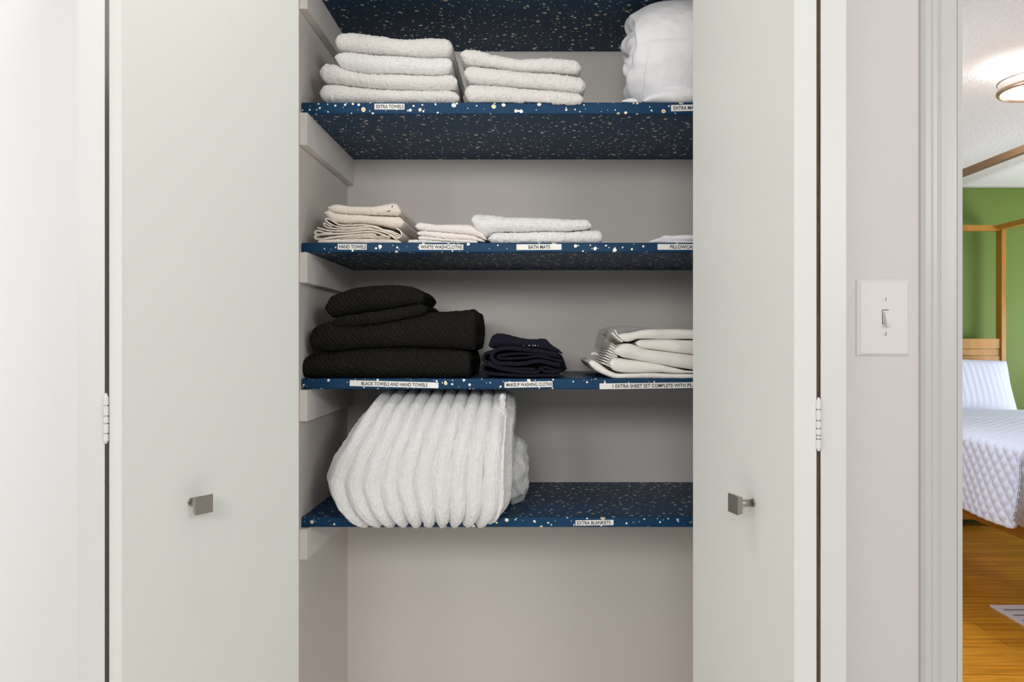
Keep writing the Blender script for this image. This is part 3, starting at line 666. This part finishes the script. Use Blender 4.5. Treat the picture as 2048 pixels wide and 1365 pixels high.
# ------------------------------------------------------------------ white sheet stack
GI = 'pieces of the white sheet set'
def spx(pts): return [(1170 + x * .10742, 640 + y * .10742) for x, y in pts]
def sheetpiece(name, label, top, bot, cat, **kw):
    kw.setdefault('wr', .0007)
    return tag(slab(name, spx(top), spx(bot), M['sheet'], fuzz=0, zfloor=ZF, wrf=45, **kw), label, cat, GI)
sheetpiece('folded_sheet', 'white folded sheet at the bottom of the sheet stack, its left corner curling up', [(80, 770), (130, 730), (260, 800), (420, 930), (600, 1010), (900, 1000), (1300, 985), (1700, 1010), (2010, 1000), (2700, 1000)],
           [(80, 830), (180, 930), (330, 1010), (560, 1100), (2700, 1100)], 'sheet', yf=1.508, yb=1.80, sm=4)
sheetpiece('pillowcase', 'white pillowcase with gathered wrinkles directly above the bottom sheet', [(480, 720), (600, 690), (800, 720), (1100, 775), (1420, 835), (1600, 880), (1900, 940), (2700, 960)],
           [(480, 900), (600, 960), (800, 990), (1100, 990), (1450, 975), (1700, 990), (2700, 1000)], 'pillowcase', yf=1.507, yb=1.79, wr=.0012)
sheetpiece('folded_sheet', 'thick white folded sheet bulging across the middle of the sheet stack', [(560, 540), (640, 470), (750, 430), (900, 440), (1100, 540), (1400, 575), (1700, 620), (2010, 655), (2700, 660)],
           [(560, 600), (680, 690), (800, 715), (1100, 770), (1420, 830), (1700, 890), (2010, 930), (2700, 950)], 'sheet', yf=1.504, yb=1.80, wr=.0003)
sheetpiece('pillowcase', 'smooth white pillowcase set back between the thick sheet and the top sheet', [(960, 360), (1300, 355), (1700, 370), (2010, 370), (2700, 370)],
           [(960, 500), (1100, 538), (1400, 572), (1700, 615), (2010, 650), (2700, 655)], 'pillowcase', yf=1.51, yb=1.79)
sheetpiece('folded_sheet', 'white folded sheet on top of the sheet stack with a bluish sheen', [(620, 270), (680, 235), (850, 235), (1050, 195), (1230, 170), (1600, 165), (2010, 180), (2700, 190)],
           [(620, 300), (720, 400), (820, 410), (980, 355), (1300, 345), (1700, 362), (2010, 355), (2700, 360)], 'sheet', yf=1.508, yb=1.79)
# gathered elastic edge, part of the thick sheet
el = [o for o in C.objects if o.get('label', '').startswith('thick white folded sheet')][0]
zz = []
import itertools
L0, L1 = (500, 430), (300, 790); R0, R1 = (640, 560), (545, 900)
nz = 9
for k in range(nz):
    t = k / (nz - 1)
    zz.append((L0[0] + (L1[0] - L0[0]) * t, L0[1] + (L1[1] - L0[1]) * t)); zz.append((R0[0] + (R1[0] - R0[0]) * t, R0[1] + (R1[1] - R0[1]) * t))
o = ribbon('gathered_edge', spx(zz), 1.5, M['sheet'], yf=1.512, yb=1.70, parent=None, fuzz=.0001, zfloor=ZF)
o.parent = el; 
o = slab('gathered_core', spx([(500, 450), (560, 430), (640, 540)]), spx([(500, 800), (560, 900), (640, 950)]), M['sheet'], yf=1.53, plane=1.51, yb=1.78, fuzz=0, zfloor=ZF, wr=.002, wrf=120); o.parent = el
o = ribbon('gathered_edge', spx([(560, 180), (620, 290), (740, 360)]), 2.4, M['sheet'], yf=1.511, yb=1.72, fuzz=0, zfloor=ZF); o.parent = el
o = ribbon('gathered_edge', spx([(500, 230), (600, 330), (710, 410)]), 3, M['sheet'], yf=1.513, yb=1.72, fuzz=0, zfloor=ZF); o.parent = el
o = slab('plastic_sleeve', spx([(400, 420), (430, 230), (500, 110), (640, 96), (900, 100), (1100, 120), (1450, 158)]), spx([(400, 560), (440, 600), (520, 480), (640, 330), (900, 250), (1100, 190), (1450, 172)]), M['film'], yf=1.56, plane=1.51, yb=1.79, fuzz=0, wr=.0015, wrf=60, sm=3)
tag(o, 'clear crinkled plastic sleeve around the back left corner of the sheet stack', 'plastic sleeve')
o = slab('care_tag', spx([(175, 620), (250, 605), (330, 650)]), spx([(175, 690), (250, 660), (330, 690)]), M['sheet'], yf=1.60, plane=1.51, yb=1.615, fuzz=0, sm=1)
o.parent = el

# ------------------------------------------------------------------ plush blanket
def blanket():
    t = thing('plush_blanket', 'bulky white ribbed plush blanket folded onto the lowest speckled shelf', 'blanket', (PX(840, 1.55), 1.6, Z4t))
    # outline: row -> left px, right px
    rows = [778, 800, 825, 877, 914, 944, 964, 989, 1014, 1035, 1046, 1054, 1060]
    lef = [748, 735, 721, 697, 676, 665, 657, 663, 674, 690, 700, 710, 718]
    rig = [1014, 1016, 1015, 1013, 1012, 1012, 1012, 1012, 1010, 1002, 996, 988, 980]
    TH = 220; U = 300
    YFf = 1.456; YBk = 1.74
    th = np.linspace(0, 2 * np.pi, TH, endpoint=False)
    zt, zb = CZ - .0985, CZ - .3775
    zc = (zt + zb) / 2; hz = (zt - zb) / 2; yc = (YFf + YBk) / 2; hy = (YBk - YFf) / 2
    n = 2.7
    n = np.where((np.sin(th) < 0) & (np.cos(th) > 0), 5.5, 2.7)
    cy = -np.sign(np.cos(th)) * np.abs(np.cos(th)) ** (2 / n); cz = np.sign(np.sin(th)) * np.abs(np.sin(th)) ** (2 / n)
    yy = yc + hy * cy; zz = zc + hz * cz
    # lean: the upper part sits back
    up = np.clip((zz - zc) / hz, 0, 1); yy = yy + np.where(cy < 0, .035 * up ** 2, 0)
    rowv = CY - (zz - CZ) * F / np.maximum(yy, YFf) ; rowf = CY - (zz - CZ) * F / 1.48
    lx = (np.interp(rowf, rows, lef) - CX) * 1.49 / F; rx = (np.interp(rowf, rows, rig) - CX) * 1.49 / F
    nlow = np.array([0.0])
    rings = []
    us = np.linspace(0, 1, U)
    nrib = 10.3
    for u in us:
        uu = u
        edge = np.sqrt(np.clip(1 - np.clip(1 - u / .045, 0, 1) ** 2, 0, 1)) * np.sqrt(np.clip(1 - np.clip(1 - (1 - u) / .03, 0, 1) ** 2, 0, 1))
        edge = .86 + .14 * edge
        ph = uu * nrib + .07 * np.sin(zz * 9 + 1) + .03 * np.sin(zz * 23 + u * 5)
        rib = np.abs(np.sin(np.pi * ph)) ** .6
        amp = .0110 + .007 * np.clip(-(zz - zc) / hz, 0, 1) + .004 * up
        off = -amp * (1 - rib)
        off = off + .0008 * np.sin(zz * 70 + u * 31) * np.sin(u * 57 + zz * 13)
        Y = yc + (yy - yc) * edge; Z = zc + (zz - zc) * (edge * .5 + .5)
        cl = np.hypot(cy / hy, cz / hz) + 1e-9
        Y = Y + off * (cy / hy) / cl; Z = Z + off * (cz / hz) / cl
        X = lx + (rx - lx) * u
        rings.append(np.stack([X, Y, Z], 1))
    A = np.array(rings)
    fz = blur2(rng.normal(size=(U, TH)), 1) * .0012
    A[..., 1] += fz * cy; A[..., 2] += fz * cz
    A[..., 0] += blur2(rng.normal(size=(U, TH)), 1) * .0007
    caps0 = []; 
    K1 = 14
    def cap(base, sgn):
        out = []
        for k in range(1, K1 + 1):
            q = 1 - k / K1; q = max(q, .02)
            r_ = base.copy(); r_[:, 1] = yc + (base[:, 1] - yc) * q; r_[:, 2] = zc + (base[:, 2] - zc) * q
            cxm = base[:, 0].mean(); r_[:, 0] = base[:, 0] * q + cxm * (1 - q)
            r_[:, 0] += sgn * (.014 * math.sqrt(1 - q * q) + .006 * math.sin(9 * q)) + rng.normal(size=TH) * .0007
            out.append(r_)
        return out
    allr = cap(A[0], -1)[::-1] + list(A) + cap(A[-1], 1)
    V = np.array(allr).reshape(-1, 3)
    V[:, 2] = np.where(V[:, 1] > 1.4985, np.maximum(V[:, 2], Z4t + .0006), V[:, 2])
    V[:, 2] = np.minimum(V[:, 2], CZ - .0975)
    R = len(allr); K = TH
    Fs = [(i * K + j, i * K + (j + 1) % K, (i + 1) * K + (j + 1) % K, (i + 1) * K + j) for i in range(R - 1) for j in range(K)]
    Fs.append(tuple(range(K))[::-1]); Fs.append(tuple(range((R - 1) * K, R * K)))
    from_arrays('ribbed_front', V, Fs, M['plush'], t)
    # rolled end seen behind at the right
    n1, n2 = 60, 90; V = []
    cxr, cyr, czr = PX(1024, 1.62), 1.66, PZ(945, 1.62)
    for i in range(n1 + 1):
        a = -math.pi / 2 + math.pi * i / n1
        for j in range(n2):
            b = 2 * math.pi * j / n2
            x = math.sin(a); rr = math.cos(a) ** .6
            lum = 1 + .05 * math.sin(5 * b + 6 * x) + .03 * math.sin(11 * b + 2)
            sp = 1 - .10 * abs(math.sin(math.pi * (2.2 * rr + b / 6.283))) ** 3 * (1 if x > 0 else 0)
            X = cxr + .036 * x * sp + .004 * math.sin(7 * b) * rr * (x > 0); Y = cyr - .085 * rr * math.cos(b) * lum; Z = czr + .077 * rr * math.sin(b) * lum
            V.append([X + rng.normal() * .0006, Y + rng.normal() * .0006, max(Z + rng.normal() * .0006, Z4t + .0006)])
    Fs = [(i * n2 + j, i * n2 + (j + 1) % n2, (i + 1) * n2 + (j + 1) % n2, (i + 1) * n2 + j) for i in range(n1) for j in range(n2)]
    from_arrays('rolled_end', np.array(V), Fs, M['plush'], t)
    # two hanging edge layers at the right
    for nm, path, yf in (('hem_layer', [(1004, 788), (1006, 840), (1001, 890), (998, 940), (999, 985), (1003, 1010)], 1.500), ):
        ribbon(nm, path, 12, M['plush'], yf=yf, yb=1.62, parent=t, fuzz=.001, zfloor=None, nf=16)
blanket()

# ------------------------------------------------------------------ light switch
sw = thing('light_switch', 'white toggle light switch plate on the wall between closet and bedroom door', 'light switch', (PX(1765, D0), D0, PZ(635, D0)))
y = D0; x0, x1, z0, z1 = PX(1712, y), PX(1818, y), PZ(711, y), PZ(559, y)
bm = bmesh.new()
b = .006; vs = []
for (a0, a1, c0, c1, yy) in ((x0, x1, z0, z1, y - .0003), (x0, x1, z0, z1, y - .0022), (x0 + b * 1.1, x1 - b, z0 + b * .7, z1 - b, y - .0062)):
    vs.append([bm.verts.new(p) for p in ((a0, yy, c0), (a1, yy, c0), (a1, yy, c1), (a0, yy, c1))])
bm.faces.new(vs[0]); bm.faces.new(vs[2][::-1])
for A_, B_ in ((0, 1), (1, 2)):
    for i in range(4): bm.faces.new((vs[A_][i], vs[A_][(i + 1) % 4], vs[B_][(i + 1) % 4], vs[B_][i]))
obj('plate', bm, M['plastic'], sw, bevel=.0008)
ys = y - .0062
sbox('slot', PX(1761, y), PX(1774, y), ys - .0003, ys + .001, PZ(648, y), PZ(619.5, y), M['hole'], sw)
sbox('toggle_collar', PX(1762.3, y), PX(1774, y), ys - .0006, ys + .001, PZ(647, y), PZ(621, y), M['plastic'], sw, bevel=.0004)
bm = bmesh.new(); xc0, xc1 = PX(1764, y), PX(1772.5, y)
pa = [(ys, PZ(624, y)), (ys, PZ(646, y)), (ys - .012, PZ(652.5, y)), (ys - .0135, PZ(646.5, y)), (ys - .004, PZ(626, y))]
a = [bm.verts.new((xc0, p[0], p[1])) for p in pa]; bb = [bm.verts.new((xc1, p[0], p[1])) for p in pa]
bm.faces.new(a); bm.faces.new(bb[::-1])
for i in range(5): bm.faces.new((a[i], a[(i + 1) % 5], bb[(i + 1) % 5], bb[i]))
obj('toggle', bm, M['plastic'], sw, bevel=.0006)
for row in (599, 668):
    cx, cz = PX(1767, y), PZ(row, y)
    bm = bmesh.new(); cyl(bm, (cx, ys + .0005, cz), (cx, ys - .0009, cz), .0035, 20)
    s = obj('screw', bm, M['screw'], sw, bevel=.0003)
    bm = bmesh.new(); box(bm, cx + .0005, cx + .0014, ys - .0011, ys - .0004, cz - .0033, cz + .0033)
    obj('screw_slot', bm, M['hole'], s)

# ------------------------------------------------------------------ bedroom
DH = 5.0
bed = thing('canopy_bed', 'honey coloured wooden canopy bed seen through the bedroom doorway', 'bed', (2.53, 4.0, 0))
XBL, XBR = 1.905, 3.145; FOOT = 2.88
ztop = PZ(449.5, 5.0); zlow = PZ(460.8, 5.0)
def post(x0, x1, y0, y1, z1=ztop): return sbox('post', x0, x1, y0, y1, 0, z1, M['bed'], bed, bevel=.003)
post(3.122, 3.150, 5.0, 5.064); post(XBL, XBL + .062, 5.0, 5.062)
post(3.083, 3.145, FOOT - .062, FOOT); post(XBL, XBL + .062, FOOT - .062, FOOT)
sbox('canopy_rail', XBL + .062, 3.122, 5.01, 5.05, zlow, ztop, M['bed'], bed, bevel=.002)
sbox('canopy_rail', 3.095, 3.14, FOOT, 5.0, ztop - .034, ztop, M['bed'], bed, bevel=.002)
sbox('canopy_rail', XBL + .03, XBL + .055, FOOT, 5.0, ztop - .028, ztop + .001, M['brown'], bed, bevel=.002)['label'] = 'darker brown side rail'
sbox('canopy_rail', XBL + .062, 3.083, FOOT - .05, FOOT - .01, zlow, ztop, M['bed'], bed, bevel=.002)
zh = PZ(677.6, 5.0)
for k, (ra, rb) in enumerate(((677.6, 697.5), (698.5, 711), (712, 760), (761, 830), (831, 1040))):
    sbox('headboard_plank', XBL + .062, 3.122, 5.012 + .004 * (k % 2), 5.045, PZ(rb, 5.0), PZ(ra, 5.0), M['bed'], bed, bevel=.002)
zr0, zr1 = CZ - .805, CZ - .65
sbox('side_rail', 1.985, 2.01, FOOT, 5.0, zr0, zr1, M['bed'], bed, bevel=.003)
sbox('side_rail', 3.085, 3.11, FOOT, 5.0, zr0, zr1, M['bed'], bed, bevel=.003)
sbox('foot_rail', XBL + .062, 3.083, FOOT - .045, FOOT - .02, zr0, zr1, M['bed'], bed, bevel=.003)
sbox('slat_base', 2.011, 3.084, FOOT + .01, 4.99, zr0 + .03, zr0 + .06, M['bed'], bed)
# mattress with sheet
zm = CZ - .445
mt = sbox('mattress', 2.012, 3.07, 3.04, 4.97, zr0 + .061, zm, M['sheet'], bevel=.03, seg=4)
tag(mt, 'white sheeted mattress on the canopy bed', 'mattress')
# quilt
def quilt():
    da_max, db_max = .32, .31
    xe, ye = 1.972, 3.03; x_hi, y_hi = 3.09, 4.30
    na, nb = 240, 260
    A_ = np.linspace(-(x_hi - xe), da_max, na); B_ = np.linspace(-(y_hi - ye), db_max, nb)
    a, b = np.meshgrid(A_, B_, indexing='ij')
    r = .03
    def drop(d): 
        ang = np.clip((d + r) / (r * 1.5708), 0, 1) * np.pi / 2
        dz = np.where(d < -r, 0, np.where(d < -r + r * 1.5708, r * (1 - np.cos(ang)), r + (d - (-r + r * 1.5708))))
        off = np.where(d < -r, d, np.where(d < -r + r * 1.5708, -r + r * np.sin(ang), 0))
        return dz, off
    dza, xo = drop(a); dzb, yo = drop(b)
    both = np.minimum(np.maximum(dza, 0), np.maximum(dzb, 0))
    flare = both * .10
    x = xe - xo - flare * .9 - .03 * np.clip(dza / .3, 0, 1); y = ye - yo - flare * .9 - .02 * np.clip(dzb / .3, 0, 1)
    z = zm + .016 - np.maximum(dza, dzb) + both * .16
    wav = .012 * np.sin(b * 11) * np.clip(dza / .3, 0, 1); x = x + wav
    # puffs: rounded scales
    L = .062; u = (a + b) / L; v = (a - b) / L
    puff = np.abs(np.sin(np.pi * u) * np.sin(np.pi * v)) ** .5 * .011
    sx = np.clip(dza / .03, 0, 1); sy = np.clip(dzb / .03, 0, 1) * (1 - sx)
    x = x - puff * sx; y = y - puff * sy; z = z + puff * .5 * (1 - np.maximum(sx, sy))
    hem = (A_[-1] - a < .012) | (B_[-1] - b < .012)
    top = np.stack([x, y, z], 2)
    bot = top.copy(); bot[..., 0] += .006 * sx; bot[..., 1] += .006 * sy; bot[..., 2] -= .006 * (1 - np.maximum(sx, sy))
    V = np.concatenate([top.reshape(-1, 3), bot.reshape(-1, 3)]); o = na * nb
    Fs = []
    for i in range(na - 1):
        for j in range(nb - 1):
            p = i * nb + j; Fs.append((p, p + 1, p + nb + 1, p + nb)); Fs.append((o + p, o + p + nb, o + p + nb + 1, o + p + 1))
    bd = [i * nb for i in range(na)] + [(na - 1) * nb + j for j in range(1, nb)] + [i * nb + nb - 1 for i in range(na - 2, -1, -1)] + [j for j in range(nb - 2, 0, -1)]
    for p, q in zip(bd, bd[1:] + bd[:1]): Fs.append((p, q, o + q, o + p))
    ob = from_arrays('quilt', V, Fs, M['quilt'])
    tag(ob, 'white quilt with scalloped puffs hanging over the bed side and foot', 'quilt')
quilt()
o = sbox('top_sheet', 1.96, 3.10, 4.18, 4.62, zm + .0005, zm + .022, M['quilt'], bevel=.009, seg=4); tag(o, 'white sheet turned down between the quilt and the pillow', 'sheet')
# pillow leaning on the headboard
def pillow():
    n = 70; V = []; Fs = []
    W, H, T = .37, .190, .085
    def g(s): return np.sign(s) * np.abs(s)
    uu = np.linspace(-1, 1, n)
    for side in (-1, 1):
        for v in uu:
            for u in uu:
                e = (1 - abs(u) ** 4) * (1 - abs(v) ** 4)
                th = T * max(e, 0) ** .5 + .0025 * math.sin(u * 60 + v * 2) * e * (side < 0)
                x = W * u * (1 - .06 * (1 - abs(v)) ** 2 * 0 - .05 * (abs(u) ** 3) * (1 - v * v)); zz = H * v * (1 - .06 * (1 - u * u) * abs(v) ** 3)
                V.append((x, side * th, zz))
    for s in (0, 1):
        for i in range(n - 1):
            for j in range(n - 1):
                p = s * n * n + i * n + j; Fs.append((p, p + 1, p + n + 1, p + n))
    rot = Matrix.Rotation(math.radians(-24), 3, 'X'); ry = Matrix.Rotation(math.radians(3), 3, 'Y')
    Vw = []
    for v in V:
        w = rot @ (ry @ Vector(v)); Vw.append((w.x + 2.715, w.y + 4.835, w.z + zm + .158))
    me = bpy.data.meshes.new('pillow'); me.from_pydata(Vw, [], Fs); bm = bmesh.new(); bm.from_mesh(me); bmesh.ops.remove_doubles(bm, verts=bm.verts, dist=.0004)
    bmesh.ops.recalc_face_normals(bm, faces=bm.faces); bm.to_mesh(me); bm.free()
    o = link('pillow', me, M['quilt'], None, True); tag(o, 'plump white pillow leaning against the wooden headboard', 'pillow')
pillow()
# rug
rg = empty('rug', (2.9, 3.0, 0)); tag(rg, 'white rug with thin grey stripes on the bedroom floor', 'rug')
rx0 = 2.148; ry1 = 1.25 * 1500 / 531
sbox('pile', rx0, 3.6, 1.9, ry1, .0006, .007, M['rug'], rg, bevel=.002)
for k in range(22):
    yy = ry1 - .066 - k * .068
    sbox('stripe', rx0 + .024, 3.57, yy - .006, yy + .006, .0066, .0078, M['rugline'], rg)['label'] = 'thin grey stripe'
# ceiling lamp
lc = (1.937, 2.88)
lamp = thing('ceiling_lamp', 'round flush ceiling lamp with a copper ring in the bedroom', 'lamp', (lc[0], lc[1], BCZ))
def torus(name, R, r, z, m, n=72, k=12):
    V = [(lc[0] + (R + r * math.cos(b)) * math.cos(a), lc[1] + (R + r * math.cos(b)) * math.sin(a), z + r * 1.2 * math.sin(b)) for a in [2 * math.pi * i / n for i in range(n)] for b in [2 * math.pi * j / k for j in range(k)]]
    Fs = [(i * k + j, ((i + 1) % n) * k + j, ((i + 1) % n) * k + (j + 1) % k, i * k + (j + 1) % k) for i in range(n) for j in range(k)]
    return from_arrays(name, np.array(V), Fs, m, lamp)
zl = CZ + .968
torus('ring', .130, .009, zl, M['lampring'])
torus('upper_ring', .134, .0025, zl + .034, M['nickel'])
bm = bmesh.new(); cyl(bm, (lc[0], lc[1], zl + .004), (lc[0], lc[1], zl - .004), .122, 64); obj('diffuser', bm, M['glow'], lamp)
bm = bmesh.new(); cyl(bm, (lc[0], lc[1], BCZ - .0005), (lc[0], lc[1], zl + .006), .07, 40); obj('housing', bm, M['trim'], lamp)
for k in range(3):
    a = 2.2 + k * 2.094; bm = bmesh.new(); cx, cy = lc[0] + .131 * math.cos(a), lc[1] + .131 * math.sin(a)
    cyl(bm, (cx, cy, zl), (cx, cy, zl + .036), .004, 12); obj('standoff', bm, M['nickel'], lamp)

# ------------------------------------------------------------------ lights
def area(name, loc, rot, size, power, col=(1, 1, 1), sy=None, shape='DISK'):
    l = bpy.data.lights.new(name, 'AREA'); l.energy = power; l.color = col; l.size = size
    l.shape = shape
    if sy: l.shape = 'RECTANGLE'; l.size_y = sy
    o = bpy.data.objects.new(name, l); C.objects.link(o); o.location = loc; o.rotation_euler = [math.radians(a) for a in rot]; return o
area('hall_ceiling_lamp', (-.36, .86, HZ - .03), (0, 0, 0), .12, 2.6, (1, .985, .96))
area('hall_floor_bounce', (-.05, .45, .06), (150, 0, 0), 2.4, 5.5, (1, .99, .97), .9)  # added uplight standing in for daylight bounced off the hall floor
area('hall_high_fill', (-.3, -1.0, 1.82), (90, 0, -6), .9, 15, (1, .99, .975), .5)  # unseen fill added to brighten the top compartment
area('hall_left_fill', (-1.4, -.8, 1.95), (88, 0, -28), .6, 8.5, (1, .985, .96), .4)  # fill light added high on the left to balance the closet brightness
area('hall_right_fill', (1.2, -.9, 1.90), (88, 0, 24), .6, 13, (1, .99, .98), .4)  # extra fill from the upper right, added for overall brightness
area('hall_side_fill', (-2.55, .2, 1.5), (0, -90, 0), 1.2, 9, (.97, .98, 1.0), 1.4)  # added side fill, the hall wall behind it is solid
area('bedroom_window', (.78, 2.6, 1.75), (0, -58, 8), .22, 13, (.88, .92, 1.0), .22)
area('bedroom_day', (4.2, 3.9, 1.3), (0, 120, 0), 1.2, 56, (.97, .98, 1.0), 1.2)
area('bedroom_lamp_light', (lc[0], lc[1], zl - .012), (0, 0, 0), .20, 8, (1, .97, .94))
pl = bpy.data.lights.new('bedroom_lamp_glow', 'POINT'); pl.energy = .35; pl.color = (1, .98, .95); pl.shadow_soft_size = .03
o = bpy.data.objects.new('bedroom_lamp_glow', pl); C.objects.link(o); o.location = (lc[0] - .10, lc[1], zl + .03)

w = bpy.data.worlds.new('World'); bpy.context.scene.world = w; w.use_nodes = True
w.node_tree.nodes['Background'].inputs[0].default_value = (.95, .975, 1, 1); w.node_tree.nodes['Background'].inputs[1].default_value = .40

cam = bpy.data.cameras.new('camera'); co = bpy.data.objects.new('camera', cam); C.objects.link(co)
co.location = (0, 0, CZ); co.rotation_euler = (math.pi / 2, 0, 0)
cam.sensor_width = 36; cam.lens = F / 2048 * 36; cam.shift_x = -(CX - 1024) / 2048; cam.clip_start = .02
sc = bpy.context.scene; sc.camera = co
sc.view_settings.view_transform = 'Standard'; sc.view_settings.look = 'None'; sc.view_settings.gamma = 1; sc.view_settings.exposure = 0
sc.view_settings.use_curve_mapping = False
sc.cycles.max_bounces = 10; sc.cycles.diffuse_bounces = 6
